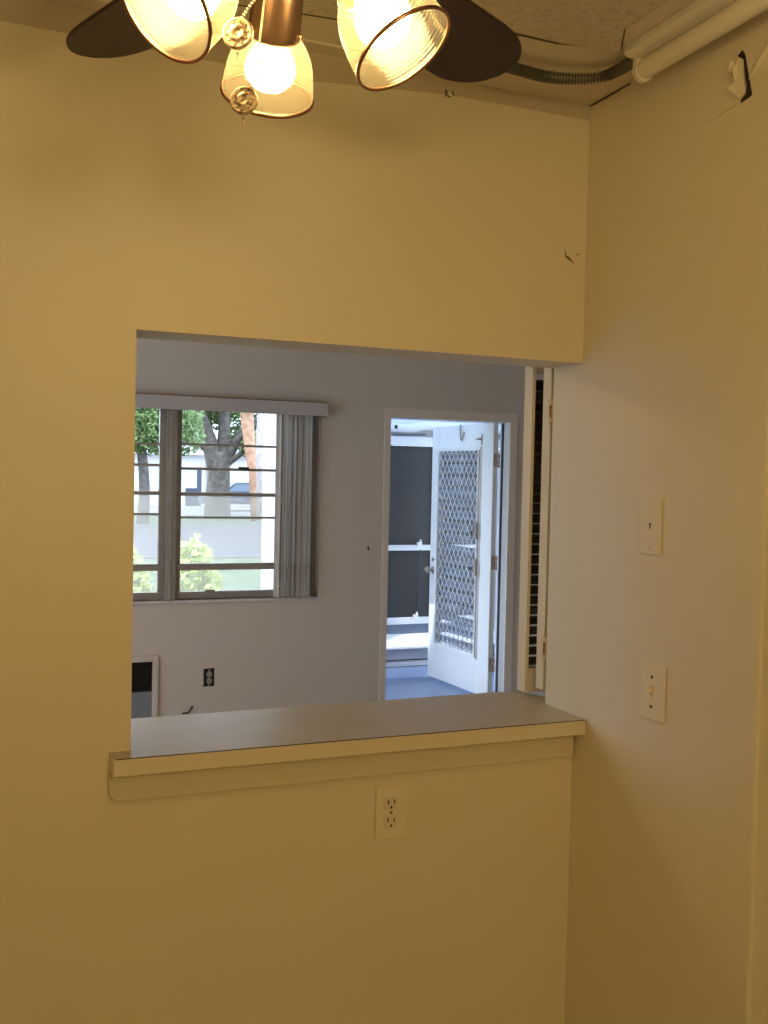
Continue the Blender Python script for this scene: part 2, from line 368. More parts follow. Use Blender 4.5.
pl_ = thing('added_fill_lamp', 'added unseen lamp that fills the near room with warm light', 'pendant lamp', (-.95, -2.75, 1.86))
MB().lathe([(1e-4, 0), (.06, 0), (.06, .015), (.02, .03), (1e-4, .031)], (-.95, -2.75, CZ-.003), (0, 0, -1), 32).build('added_lamp_cup', M['nickel'], pl_)
MB().cyl((-.95, -2.75, 2.15), (-.95, -2.75, CZ-.03), .004, 10).build('cord', M['seam'], pl_)
MB().lathe([(1e-4, -.03), (.03, -.028), (.05, .0), (.052, .015), (1e-4, .016)], (-.95, -2.75, 2.135), (0, 0, -1), 32).build('added_lamp_cap', M['nickel'], pl_)
MB().ball((-.95, -2.75, 1.96), .165, 32).build('fill_globe', M['globe'], pl_)
gx, gy, gz = -1.5, 1.9, FZ  # added lamp out of view, throws warm fill on the far wall
cl = thing('added_far_light', 'added unseen ceiling lamp that warms and brightens the far room', 'ceiling light', (gx, gy, gz))
MB().lathe([(1e-4, 0), (.17, 0), (.175, .02), (.16, .035), (1e-4, .036)], (gx, gy, gz), (0, 0, -1), 40).build('added_light_ring', M['nickel'], cl)
MB().lathe([(.155, .036), (.16, .06), (.14, .10), (.09, .13), (.04, .142), (1e-4, .145)], (gx, gy, gz), (0, 0, -1), 40).build('fill_globe', M['globe_far'], cl)

# ------------------------------------------------------------------ fluorescent strip and conduit on the ceiling
lf = thing('fluorescent_light', 'unlit white fluorescent strip light with bare tube along the right wall', 'ceiling light', (-.077, -.9, Z0+1.31))
MB().prism([(-.118, CZ-.0005), (-.121, CZ-.018), (-.108, CZ-.022), (-.048, CZ-.022), (-.036, CZ-.018), (-.038, CZ-.0005)], 'y', -1.56, -.292).build('housing', M['white'], lf, .002)
MB().cyl((-.0765, -1.53, Z0+1.3385), (-.0765, -.300, Z0+1.3385), .0190, 32).build('fluorescent_tube', M['tube'], lf)
for y in (-.292, -1.545):
    pr = [(-.096, CZ-.021), (-.057, CZ-.021), (-.056, Z0+1.322)]+[(-.0765+.0205*math.cos(a), Z0+1.3355-.0215*math.sin(a)) for a in [math.radians(q) for q in (20, 50, 90, 130, 160)]]+[(-.097, Z0+1.325)]
    MB().prism(pr, 'y', y-.009, y+.002).build('lamp_holder', M['white'], lf, .0015)
b = MB()
P = smoothpath([(-.085, -.292, Z0+1.362), (-.086, -.235, Z0+1.361), (-.1022, -.196, Z0+1.357), (-.145, -.168, Z0+1.355), (-.208, -.1510, Z0+1.355), (-.2688, -.153, Z0+1.357), (-.36, -.158, Z0+1.360), (-.46, -.158, Z0+1.362)], 40)
acc = [0]
for p, q in zip(P, P[1:]): acc.append(acc[-1]+(q-p).length)
Q = []; j = 0; step = .0016; m_ = int(acc[-1]/step)
for i in range(m_):
    while acc[j+1] < i*step: j += 1
    Q.append(P[j]+(P[j+1]-P[j])*((i*step-acc[j])/(acc[j+1]-acc[j])))
b.tube(Q, [(.0122, .0120, .0078, .0078)[i % 4] for i in range(len(Q))], 18)
for i_ in range(len(b.sm)): b.sm[i_] = False
tag(b.build('flexible_conduit', M['conduit']), 'ribbed grey metal conduit hanging under the ceiling beside the strip light', 'conduit')

# ------------------------------------------------------------------ wall plates of the near room
def oval(cx, cz, wx, hz, n=24, flat=.80):
    return [(cx+max(-wx, min(wx, wx*1.15*math.cos(t))), cz+max(-hz*flat, min(hz*flat, hz*math.sin(t)))) for t in [2*math.pi*i/n for i in range(n)]]
ox, oz = -.4864, Z0-.1199
ol = thing('wall_outlet', 'ivory duplex outlet on the wall below the pass-through ledge', 'outlet', (ox+.035, 0, oz-.114))
MB().box((ox, -.005, oz-.114), (ox+.07, -.0003, oz)).build('cover_plate', M['plate'], ol, .002)
for k in (-1, 1):
    cz = oz-.057+k*.0195
    f = MB().prism(oval(ox+.035, cz, .0165, .0175), 'y', -.0068, -.004).build('receptacle', M['plate_socket'], ol, .0008)
    MB().box((ox+.0265, -.0072, cz-.001), (ox+.0290, -.0062, cz+.009)).box((ox+.0405, -.0072, cz), (ox+.0430, -.0062, cz+.008)).cyl((ox+.035, -.0072, cz-.008), (ox+.035, -.006, cz-.008), .0026, 12).build('slot', M['dark'], f)
MB().cyl((ox+.035, -.0065, oz-.057), (ox+.035, -.004, oz-.057), .0032, 14).build('screw', M['screw'], ol)
def side_plate(name, y, z, label, cat, wy=.07):
    t = thing(name, label, cat, (0, y-wy/2, z-.114))
    MB().box((-.0058, y-wy, z-.114), (-.0003, y, z)).build('cover_plate', M['plate'], t, .002)
    return t
y, z = -.2333, Z0+.5031
t = side_plate('blank_wall_plate', y, z, 'ivory plate with one dark hole, the upper of two on the right wall', 'wall plate', .066)
MB().cyl((-.0066, y-.035, z-.053), (-.005, y-.035, z-.053), .0030, 14).box((-.0066, y-.0365, z-.062), (-.005, y-.0335, z-.053)).build('keyhole', M['dark'], t)
for dz in (-.018, -.099): MB().cyl((-.0072, y-.035, z+dz), (-.005, y-.035, z+dz), .0036, 14).build('screw', M['plate'], t)
y, z = -.2529, Z0+.1689
t = side_plate('toggle_switch', y, z, 'ivory toggle switch plate, the lower of two on the right wall', 'light switch', .0745)
for dz in (-.027, -.087): MB().cyl((-.0068, y-.036, z+dz), (-.005, y-.036, z+dz), .0033, 14).build('screw', M['dark'], t)
b = MB().box((-.0064, y-.041, z-.069), (-.005, y-.031, z-.045)); sw = b.build('toggle_slot', M['plate_socket'], t, .0005)
MB().box((-.017, y-.039, z-.058), (-.005, y-.033, z-.049), Matrix.Rotation(math.radians(24), 3, 'Y')).build('toggle', M['plate'], t, .001)
MB().box((-.0068, y-.037, z-.063), (-.006, y-.034, z-.0595)).build('slot_shadow_gap', M['dark'], sw)

# torn drywall high on the right wall
t = thing('wallboard_tear', 'dark jagged hole with a torn paper flap high on the right wall', 'wall damage', (0, -.49, Z0+1.22))
ph = [(-.474, 1.312), (-.486, 1.318), (-.4935, 1.306), (-.498, 1.288), (-.503, 1.268), (-.5085, 1.250), (-.5135, 1.229), (-.505, 1.226), (-.498, 1.2255), (-.486, 1.2235), (-.4865, 1.229), (-.499, 1.236), (-.5, 1.25), (-.4965, 1.262), (-.494, 1.278), (-.490, 1.300), (-.482, 1.306)]
MB().prism([(y, z+Z0) for y, z in ph], 'x', -.0012, .0004).build('dark_gap', M['dark'], t)
def sheet(pts, th=.0012):
    b = MB(); n = len(pts); P = [Vector((x, y, z+Z0)) for x, y, z in pts]
    b.add(P+[p+Vector((th, 0, 0)) for p in P], [tuple(range(n)), tuple(range(n, 2*n))[::-1]]+[(i, (i+1) % n, (i+1) % n+n, i+n) for i in range(n)]); return b
sheet([(-.003, -.4905, 1.300), (-.005, -.482, 1.304), (-.014, -.476, 1.284), (-.008, -.478, 1.262), (-.016, -.464, 1.256), (-.005, -.4865, 1.232), (-.002, -.499, 1.237), (-.003, -.495, 1.262)]).build('paper_flap', M['wall'], t)
sheet([(-.002, -.471, 1.297), (-.010, -.4665, 1.306), (-.012, -.462, 1.292), (-.003, -.4625, 1.276)]).build('paper_curl', M['wall'], t)
b = sheet([(-.0012, -.488, 1.2255), (-.003, -.440, 1.2185), (-.0015, -.392, 1.2135), (-.0008, -.386, 1.215), (-.0008, -.44, 1.2225)], .0012)
b.add(*[(lambda s: (s.v, s.f))(sheet([(-.0012, -.503, 1.258), (-.009, -.530, 1.276), (-.006, -.560, 1.305), (-.001, -.563, 1.302), (-.001, -.53, 1.271)]))][0])
b.build('lifted_tape', M['wall'], t)
b = MB().tube([(-.0010, -.150, CZ-.003), (-.0010, -.06, CZ-.0025), (-.0010, -.004, CZ-.001)], .0017, 6)
struct('trim_3', b, M['seam'])
# peeled paint chip near the corner, and a small screw with plug near the top of the wall
t = thing('paint_chip', 'small peeled paint chip on the wall near the right corner', 'paint chip', (-.043, 0, Z0+1.03))
b = MB(); pts = [(-.0553, 1.0545), (-.0530, 1.0393), (-.0440, 1.0355), (-.0325, 1.0262), (-.0345, 1.0335), (-.0395, 1.0440), (-.0475, 1.0520)]
P = [Vector((x, -.0035 if i in (1, 2, 3) else -.0012, z+Z0)) for i, (x, z) in enumerate(pts)]
n = len(P); b.add(P+[p+Vector((0, .0011, 0)) for p in P], [tuple(range(n)), tuple(range(n, 2*n))[::-1]]+[(i, (i+1) % n, (i+1) % n+n, i+n) for i in range(n)])
b.build('lifted_flake', M['wall'], t)
MB().prism([(-.0560, 1.0545+Z0), (-.0540, 1.0375+Z0), (-.0320, 1.0240+Z0), (-.0440, 1.0365+Z0), (-.0530, 1.0400+Z0)], 'y', -.0009, .0003).build('bare_edge', M['seam'], t)
MB().cyl((-.0220, -.0010, Z0+1.0455), (-.0220, .0003, Z0+1.0455), .0020, 10).build('nail_hole', M['seam'], t)
t = thing('wall_hook', 'tiny pale screw hook near the ceiling below the fan blade', 'hook', (-.356, 0, Z0+1.337))
MB().cyl((-.353, -.0085, Z0+1.3455), (-.353, .0, Z0+1.3455), .0050, 16).build('hook_cap', M['white'], t, .001)
MB().tube([(-.362, -.001, Z0+1.353), (-.362, -.007, Z0+1.352), (-.3625, -.009, Z0+1.346), (-.362, -.004, Z0+1.341)], .0013, 8).build('hook_wire', M['seam'], t)
MB().tube([(-.3455, -.001, Z0+1.353), (-.3455, -.006, Z0+1.350), (-.3455, -.007, Z0+1.344)], .0012, 8).build('hook_wire', M['seam'], t)

# ------------------------------------------------------------------ folded louvred shutter behind the right end of the wall
t = thing('folding_shutter', 'cream louvred shutter folded back behind the right end of the pass-through', 'shutter', (.2, .19, Z0+.01))
for y0, y1, z0, z1, x0, st in ((.140, .174, .026, .86, .004, .04), (.208, .246, .008, .86, -.006, .010)):
    b = MB(); W_ = .34
    b.box((x0, y0, Z0+z0), (x0+st, y1, Z0+z1)).box((x0+W_-.04, y0, Z0+z0), (x0+W_, y1, Z0+z1))
    b.box((x0+st, y0, Z0+z0), (x0+W_-.04, y1, Z0+z0+.06)).box((x0+st, y0, Z0+z1-.06), (x0+W_-.04, y1, Z0+z1))
    p = b.build('shutter_panel', M['trimp'], t, .0015)
    s_ = MB(); zz = z0+.075
    while zz < z1-.07:
        s_.box((x0+st-.002, y0+.002, Z0+zz-.0035), (x0+W_-.038, y1-.002, Z0+zz+.0035), Matrix.Rotation(math.radians(-35), 3, 'X')); zz += .0255
    s_.build('louvre_slats', M['slat'], p)  # slats coloured dark to carry the shade between the folded panels
for z in (.675, .105):
    b = MB().box((.0, .1265, Z0+z), (.004, .150, Z0+z+.052)).cyl((-.002, .1345, Z0+z-.002), (-.002, .1345, Z0+z+.054), .0042, 12)
    h = b.build('hinge', M['trimp'], t)
    MB().box((-.0045, .1265, Z0+z+.012), (-.0005, .1325, Z0+z+.040)).build('rusty_gap', M['brass'], h)

# ------------------------------------------------------------------ window_1 in the far wall
wn = thing('window_1', None, None, ((WX0+WX1)/2, D+.05, WZ0), kind='structure')
YF0, YF1 = D+.035, D+.075
b = MB()
b.box((WX0, YF0, WZ0), (WX0+.035, YF1, WZ1)).box((WX1-.035, YF0, WZ0), (WX1, YF1, WZ1)).box((WX0, YF0, WZ1-.04), (WX1, YF1, WZ1)).box((WX0, YF0-.006, WZ0), (WX1, YF1, WZ0+.046))
b.build('window_frame', M['alum'], wn, .002)
b = MB().box((-.136, D-.004, WZ0), (-.068, YF1, WZ1)).box((-.113, D-.012, WZ0), (-.094, D, WZ1)); b.build('mullion', M['alum'], wn, .003)
for x0, x1, bars in ((WX0+.035, -.136, (.7213, .5893, .4129, .2804)), (-.068, WX1-.035, (.7287, .5731, .4107, .2611))):
    fr = MB().box((x0, YF0+.004, WZ0+.046), (x0+.036, YF1-.004, WZ1-.04)).box((x1-.036, YF0+.004, WZ0+.046), (x1, YF1-.004, WZ1-.04))
    sash = fr.build('sash', M['alum'], wn, .002)
    for i, zb in enumerate(bars):
        h = (.007, .009, .012, .007)[i]
        MB().box((x0+.03, YF0+.004, Z0+zb-h), (x1-.03, YF1-.002, Z0+zb+h)).build('glazing_bar', M['alum'], sash, .002)
    MB().box((x0+.002, YF0-.004, Z0-.078), (x1-.002, YF1, Z0-.036)).box((x0+.002, YF0-.008, Z0-.048), (x1-.002, YF0, Z0-.040)).build('glazing_bar', M['alum'], sash, .002)
    zs = [WZ0+.046, Z0-.057]+[Z0+q for q in bars[::-1]]+[WZ1-.04]
    for za, zc in zip(zs, zs[1:]): MB().box((x0+.03, D+.054, za), (x1-.03, D+.058, zc)).build('glass_pane', M['pane'], sash)
    MB().box((x0+.03, D+.066, WZ0+.046), (x1-.03, D+.067, Z0+bars[2])).build('insect_screen', M['screen'], sash)
    MB().box((x0+.20 if x0 > -.5 else x1-.30, YF0-.01, WZ0+.044), (x0+.26 if x0 > -.5 else x1-.24, YF0+.01, WZ0+.058)).build('latch', M['alum'], sash, .003)
MB().box((.335, YF0-.012, Z0+.575), (.405, YF0+.006, Z0+.592)).build('latch', M['dark'], wn, .004)
MB().box((WX0-.02, D-.028, WZ0-.022), (WX1+.006, D+.045, WZ0)).build('window_sill', M['sill'], wn, .004)
MB().box((WX0, YF1, WZ0-.02), (WX1, D+.135, WZ0)).build('outer_sill', M['jambw'], wn)

# vertical blind drawn to the right
vb = thing('vertical_blind', 'grey vertical blind drawn to the right side of the window', 'blind', (.3, D-.05, WZ0))
MB().box((WX0-.05, D-.098, Z0+.936), (.8955, D-.092, Z0+1.022)).box((.8895, D-.092, Z0+.936), (.8955, D-.01, Z0+1.022)).build('valance', M['valance'], vb, .001)
MB().box((WX0-.03, D-.078, Z0+.965), (.885, D-.035, Z0+1.012)).build('head_rail', M['alum'], vb, .002)
MB().box((WX0-.05, D-.095, Z0+1.022), (.8955, D-.002, Z0+1.028)).build('top_strip', M['brass'], vb)
nv = 15
for i in range(nv):
    x = .578+(.790-.578)*i/(nv-1); a = math.radians(-72+random.uniform(-14, 14)); hw = .036
    dx, dy = hw*math.cos(a), hw*math.sin(a); y = D-.052
    pts = []
    for s_ in (-1, -.5, 0, .5, 1):
        bow = .006*(1-s_*s_)
        pts.append((x+dx*s_-bow*math.sin(a), y+dy*s_+bow*math.cos(a)))
    pts2 = [(px+.0008, py+.0008) for px, py in pts[::-1]]
    MB().prism(pts+pts2, 'z', WZ0+.006+random.uniform(0, .004), Z0+.965).build('vane', M['vane'], vb)
MB().cyl((.858, D-.04, WZ0+.05), (.858, D-.04, Z0+.93), .0022, 8).build('blind_wand', M['white'], vb)

# added_window: unseen opening added in the far room's left wall to brighten it
w2 = thing('added_window', None, None, (-4.06, 1.75, .8), kind='structure')
MB().box((-4.1, .9, .8), (-4.03, .95, 2.1)).box((-4.1, 2.55, .8), (-4.03, 2.6, 2.1)).box((-4.1, .95, .8), (-4.03, 2.55, .85)).box((-4.1, .95, 2.05), (-4.03, 2.55, 2.1)).box((-4.09, 1.73, .85), (-4.04, 1.77, 2.05)).build('window_frame', M['alum'], w2, .002)  # frame of the added window
MB().box((-4.068, .95, .85), (-4.064, 2.55, 2.05)).build('glass_pane', M['pane'], w2)  # pane of the added window

# ------------------------------------------------------------------ heater, outlet, switch on far wall
wh = thing('wall_heater', 'grey wall heater panel with a black grille at the left end of the view', 'heater', (-.62, D, 0))
X0h, X1h = -1.02, -.1712
b = MB().box((X0h, D-.03, .02), (X0h+.037, D-.0005, Z0-.608)).box((X1h-.037, D-.03, .02), (X1h, D-.0005, Z0-.608)).box((X0h+.037, D-.03, Z0-.644), (X1h-.037, D-.0005, Z0-.608)).box((X0h+.037, D-.03, .02), (X1h-.037, D-.0005, .06))
b.build('heater_frame', M['farwall'], wh, .003)
MB().box((X0h+.037, D-.018, .06), (X1h-.037, D-.0005, Z0-.835)).build('lower_panel', mat('grey_blue_enamel', (.26, .28, .31), .4), wh)
MB().box((X0h+.037, D-.006, Z0-.835), (X1h-.037, D-.0005, Z0-.644)).build('recess', M['dark'], wh)
b = MB()
for i in range(8): z = Z0-.822+i*.0235; b.box((X0h+.037, D-.020, z), (X1h-.037, D-.008, z+.004), Matrix.Rotation(.5, 3, 'X'))
b.build('grille', M['dark'], wh)
x0, z1 = .1199, Z0-.7123
t = thing('uncovered_outlet', 'bare outlet in a dark wall box without its cover, on the far wall', 'outlet', (x0+.035, D, z1-.114))
MB().prism([(x0, z1), (x0+.070, z1+.003), (x0+.070, z1-.114), (x0-.006, z1-.113), (x0+.001, z1-.10)][::-1], 'y', D-.003, D-.0003).build('wall_box', M['dark'], t)
for k in (-1, 1): MB().prism(oval(x0+.036, z1-.056+k*.0215, .017, .020), 'y', D-.014, D-.003).build('receptacle', M['alum'], t, .001)
MB().box((x0+.030, D-.008, z1-.108), (x0+.042, D-.003, z1-.004)).build('mounting_strap', M['alum'], t)
x0, z1 = 1.2000, Z0+.1148
t = thing('wall_switch', 'small pale switch plate on the far wall left of the doorway', 'light switch', (x0+.037, D, z1-.11))
MB().box((x0, D-.006, z1-.112), (x0+.074, D-.0003, z1)).build('cover_plate', M['farwall'], t, .002)
MB().box((x0+.033, D-.016, z1-.068), (x0+.043, D-.004, z1-.046)).build('toggle', M['seam'], t, .001)
tag(MB().tube([(-.012, D-.002, Z0-.992), (.012, D-.02, Z0-.985), (.030, D-.018, Z0-.978), (.045, D-.012, Z0-.952), (.052, D-.002, Z0-.95)], .006, 8).build('cable_stub', M['seam']), 'short dark cable end poking out low on the far wall', 'cable')

# ------------------------------------------------------------------ door_1: casing, jamb, leaf swung out onto the porch
dr = thing('door_1', None, None, ((DX0+DX1)/2, D, 0), kind='structure')
cw = .046
b = MB().box((DX0-cw, D-.016, 0), (DX0, D-.0003, DZ1)).box((DX1, D-.016, 0), (DX1+.064, D-.0003, DZ1)).box((DX0-cw, D-.016, DZ1), (DX1+.064, D-.0003, DZ1+.068))
b.build('door_casing', M['casing'], dr, .003)
b = MB().box((DX0-.02, D-.004, 0), (DX0, D+.134, DZ1)).box((DX1, D-.004, 0), (DX1+.02, D+.134, DZ1)).box((DX0-.02, D-.004, DZ1), (DX1+.02, D+.134, DZ1+.02))
b.box((DX0, D+.05, 0), (DX0+.012, D+.075, DZ1))
b.build('door_jamb', M['jambw'], dr, .002)
MB().box((DX1-.005, D+.075, .018), (DX1+.001, D+.103, DZ1)).build('weatherstrip', M['dark'], dr, .001)
MB().box((DX0, D, -.0), (DX1, D+.13, .018)).build('threshold', M['alum'], dr, .004)
# the leaf is built along +u from the hinge edge, w = thickness
P0 = Vector((2.212, D+.040+.0, 0)); ang = math.radians(93.67)
U = Vector((math.cos(ang), math.sin(ang), 0)); Wv = Vector((math.sin(ang), -math.cos(ang), 0))      # Wv points to +X (outer face)
def LV(b):
    b.v = [tuple(P0+U*v[0]+Wv*v[1]+Vector((0, 0, v[2]))) for v in b.v]; return b
LB, LT = Z0-1.043, Z0+.957; LW = .908; TH = .040
g0, g1, h0, h1 = .195, .785, Z0-.755, Z0+.760
b = MB().box((0, 0, LB), (g0, TH, LT)).box((g1, 0, LB), (LW, TH, LT)).box((g0, 0, LB), (g1, TH, h0)).box((g0, 0, h1), (g1, TH, LT))
leaf = LV(b).build('door_leaf', M['doorw'], dr, .002)
b = MB()
for a0, a1, c0, c1 in ((g0-.04, g0, h0-.035, h1+.03), (g1, g1+.03, h0-.035, h1+.03), (g0, g1, h0-.035, h0), (g0, g1, h1, h1+.03)): b.box((a0, -.012, c0), (a1, -.0002, c1))
LV(b).build('glazing_frame', M['doorw'], leaf, .002)
b = MB()                                   # expanded diamond grille
nx = 9; px = (g1-g0)/nx; pz = .098; nz = int((h1-h0)/pz)
def bar(u0, z0, u1, z1, r=.0032):
    b.tube([(u0, -.006, z0), (u1, -.006, z1)], r, 4)
z = h0
for j in range(nz+1):
    for i in range(nx):
        ua, ub = g0+i*px, g0+(i+1)*px; um = (ua+ub)/2
        z0_, zm, z1_ = h0+j*pz, h0+(j+.5)*pz, min(h1, h0+(j+1)*pz)
        bar(um, z0_, ub, zm); bar(um, z0_, ua, zm)
        if zm < h1: bar(ub, zm, um, z1_); bar(ua, zm, um, z1_)
LV(b).build('diamond_grille', M['grille'], leaf)
nl = 17; pl = (h1-h0)/nl
for i in range(nl):
    zc = h0+(i+.5)*pl
    bb = MB().box((g0+.003, .010, zc-pl*.40), (g1-.003, .015, zc+pl*.36), Matrix.Rotation(math.radians(24), 3, 'X'))
    LV(bb).build('glass_louvre', M['louvre'], leaf)
for uu in (g0+.012, g1-.012):
    bb = MB().box((uu-.010, .004, h0), (uu+.010, .032, h1)); LV(bb).build('louvre_channel', M['alum'], leaf)
b = MB().box((g0-.034, -.020, h0-.02), (g0-.022, -.012, h1+.005)); LV(b).build('operator_rail', M['alum'], leaf, .002)
for zc in (Z0+.165, Z0-.105):
    b = MB().cyl((g0-.030, -.030, zc-.06), (g0-.030, -.030, zc+.06), .011, 12).box((g0-.036, -.03, zc-.02), (g0+.035, -.022, zc-.004))
    LV(b).build('crank_handle', M['alum'], leaf)
    bb = MB().ball((g0+.03, -.026, zc-.012), .014, 12); LV(bb).build('crank_knob', M['dark'], leaf)
b = MB().lathe([(1e-4, 0), (.030, 0), (.028, .008), (.012, .012), (.011, .035), (.024, .045), (.028, .058), (.020, .070), (1e-4, .072)], (.848, 0, Z0-.183), (0, -1, 0), 24)
LV(b).build('door_knob', M['alum'], leaf)
b = MB().cyl((.848, -.012, Z0-.10), (.848, 0, Z0-.10), .013, 16); LV(b).build('deadbolt', M['alum'], leaf)
b = MB().tube([(.455, -.01, LT+.004), (.450, -.016, LT-.03), (.435, -.018, Z0+.85), (.43, -.014, Z0+.838), (.42, -.018, Z0+.85), (.385, -.016, Z0+.90)], .006, 8); LV(b).build('closer_hook', M['alum'], leaf)
b = MB().cyl((.173, -.02, Z0+.843), (.173, 0, Z0+.843), .009, 12).box((.150, -.006, Z0+.80), (.160, 0, Z0+.88)).cyl((.165, -.016, Z0+.843), (.215, -.016, Z0+.843), .006, 8); LV(b).build('door_catch', M['alum'], leaf)
for zc in (Z0+.685, Z0-.055, Z0-.80):
    b = MB().box((-.002, .002, zc-.05), (0, .038, zc+.05)).cyl((-.008, .044, zc-.052), (-.008, .044, zc+.052), .008, 12)
    LV(b).build('hinge', M['hingep'], leaf)

# ------------------------------------------------------------------ porch
PX0, PX1, PY1, PZ = .893, 3.15, 5.87, Z0+1.10
struct('floor', MB().box((PX0, D+.13, -.12), (PX1, PY1+.1, -.001)), M['porchfloor'])
struct('ceiling', MB().box((PX0-.05, D+.13, PZ), (PX1+.05, PY1+.15, PZ+.012)), M['proof'])  # roof made translucent to add daylight on the porch and door leaf
b = MB().box((PX0, D+.13, 0), (PX0+.1, 4.58, PZ)).box((PX0, 5.45, 0), (PX0+.1, PY1, PZ)).box((PX0, 4.58, 0), (PX0+.1, 5.45, .25)).box((PX0, 4.58, PZ-.06), (PX0+.1, 5.45, PZ))
struct('wall_porch_left', b, M['stucco'])
b = MB().box((PX1-.1, D+.13, 0), (PX1, 4.65, PZ)).box((PX1-.1, 5.7, 0), (PX1, PY1, PZ)).box((PX1-.1, 4.65, PZ-.2), (PX1, 5.7, PZ)).box((PX1-.1, 4.65, 0), (PX1, 5.7, .25))
struct('wall_porch_right', b, M['porchw'])
# end wall: knee wall + glazed bays
kz = Z0-1.02
b = MB().box((PX0, PY1, 0), (PX1, PY1+.09, Z0-.89)).box((PX0, PY1+.02, Z0+.88), (PX1, PY1+.09, PZ))
struct('wall_porch_end', b, mat('beige_porch_paint', (.52, .50, .52), .5))
struct('baseboard_porch', MB().box((PX0+.1, PY1-.012, 0), (PX1-.1, PY1, .035)), M['porchw'], bevel=.002)
struct('trim_4', MB().box((PX0+.1, PY1-.004, Z0-1.013), (PX1-.1, PY1+.0005, Z0-1.004)), M['seam'])
w3 = thing('window_3', None, None, (2, PY1+.03, Z0-.89), kind='structure')
MB().prism([(PY1-.11, Z0-.895), (PY1-.11, Z0-.875), (PY1+.03, Z0-.780), (PY1+.03, Z0-.895)], 'x', PX0+.1, PX1-.1).build('window_sill', M['porchw'], w3, .003)
for x0, x1 in ((PX0+.1, 1.75), (1.75, 2.43), (2.43, PX1-.1)):
    f = MB().box((x0, PY1, Z0-.78), (x0+.022, PY1+.05, Z0+.82)).box((x1-.022, PY1, Z0-.78), (x1, PY1+.05, Z0+.82))
    f = f.build('window_frame', M['porchw'], w3, .002)
    MB().box((x0+.02, PY1-.012, Z0-.070), (x1-.02, PY1+.045, Z0-.024)).box((x0+.02, PY1-.02, Z0-.034), (x1-.02, PY1, Z0-.024)).build('meeting_rail', M['porchw'], f, .003)
    MB().box((x0+.02, PY1-.012, Z0-.700), (x1-.02, PY1+.045, Z0-.645)).build('bottom_rail', M['porchw'], f, .003)
    MB().box((x0+.02, PY1+.022, Z0-.645), (x1-.02, PY1+.027, Z0-.070)).build('dark_pane', M['darkpane'], f)
    MB().box((x0+.02, PY1+.022, Z0-.024), (x1-.02, PY1+.027, Z0+.82)).build('dark_pane', M['darkpane'], f)
    MB().box((x0+.02, PY1+.022, Z0-.79), (x1-.02, PY1+.027, Z0-.700)).build('lower_panel', M['paleb'], f)
    for zc, dx in ((-.020, -.145), (-.640, -.165)):
        MB().box((x1+dx-.028, PY1-.035, Z0+zc-.012), (x1+dx+.012, PY1-.010, Z0+zc+.022)).cyl((x1+dx, PY1-.03, Z0+zc+.02), (x1+dx, PY1-.03, Z0+zc+.045), .008, 10).build('latch', M['porchw'], f, .003)
    MB().tube([(x1-.165, PY1-.012, Z0-.62), (x1-.145, PY1-.010, Z0-.30), (x1-.135, PY1-.010, Z0-.06)], .004, 6).build('pull_rod', M['darkpane'], f)
MB().box((PX0+.1, PY1-.03, Z0+.822), (PX1-.1, PY1+.06, Z0+.900)).build('head_beam', M['porchw'], w3, .004)
t = thing('roller_shade', 'white roller shade rolled up above the porch windows seen through the doorway', 'shade', (2, PY1-.06, Z0+.93))
P = [(PX0+.12, .965), (1.8, .968), (2.05, .962), (2.16, .965), (2.27, .985), (2.4, .988), (PX1-.12, .985)]
P = smoothpath([(x, PY1-.075, Z0+z) for x, z in P], 6)
MB().tube(P, .033, 16).build('rolled_fabric', M['porchw'], t)
MB().box((PX0+.12, PY1-.05, Z0+.99), (PX1-.12, PY1-.01, Z0+1.035)).build('shade_rail', M['porchw'], t, .003)
MB().box((1.99, PY1-.12, Z0+.955), (2.01, PY1-.03, Z0+.985)).build('shade_bracket', M['dark'], t, .002)
MB().tube([(2.0, PY1-.04, Z0+.905), (2.09, PY1-.045, Z0+.908), (2.3, PY1-.045, Z0+.918)], .004, 6).build('cord', M['seam'], t)

# ------------------------------------------------------------------ outdoors
GZ = -.15
G = MB()
G.add([(-80, D+.14, GZ), (120, D+.14, GZ), (120, 150, GZ), (-80, 150, GZ)], [(0, 1, 2, 3)])
struct('ground', G, M['grass'])
struct('ground', MB().box((-60, 19, GZ-.05), (90, 34, GZ+.012)), M['road'])
struct('ground', MB().box((-60, 41.5, GZ-.05), (90, 62, GZ+.014)), mat('bright_concrete', (.20, .19, .19), .9))
def leaves(b, c, rx, ry, rz, n, s, shell=.55):
    for _ in range(n):
        while True:
            p = Vector((random.uniform(-1, 1), random.uniform(-1, 1), random.uniform(-1, 1)))
            if shell < p.length < 1: break
        q = Vector(c)+Vector((p.x*rx, p.y*ry, p.z*rz))
        a = Vector((random.gauss(0, 1), random.gauss(0, 1), random.gauss(0, 1))).normalized(); e = a.orthogonal().normalized(); k = s*random.uniform(.6, 1.3)
        b.add([q-a*k, q+e*k*.5, q+a*k, q-e*k*.5], [(0, 1, 2, 3)])
def bush(x, y, r, h, label):
    t = thing('bush', label, 'bush', (x, y, GZ), 'bushes outside the window')
    b = MB(); leaves(b, (x, y, GZ+h*.5), r, r*.8, h*.5, 900, .05, .6); leaves(b, (x, y, GZ+h*.62), r*.7, r*.6, h*.42, 500, .045, .3)
    b.build('foliage', M['leafl'], t)
    b = MB()
    for k in range(6):
        a = k*1.05; b.tube([(x, y, GZ), (x+r*.3*math.cos(a), y+r*.3*math.sin(a), GZ+h*.4), (x+r*.55*math.cos(a), y+r*.55*math.sin(a), GZ+h*.75)], [.015, .011, .005], 6)
    b.build('stems', M['bark'], t)
bush(.68, 7.5, .30, 1.14, 'bright lime green bush just right of the window mullion')
bush(.06, 7.6, .27, 1.10, 'lime green bush seen through the left sash of the window')
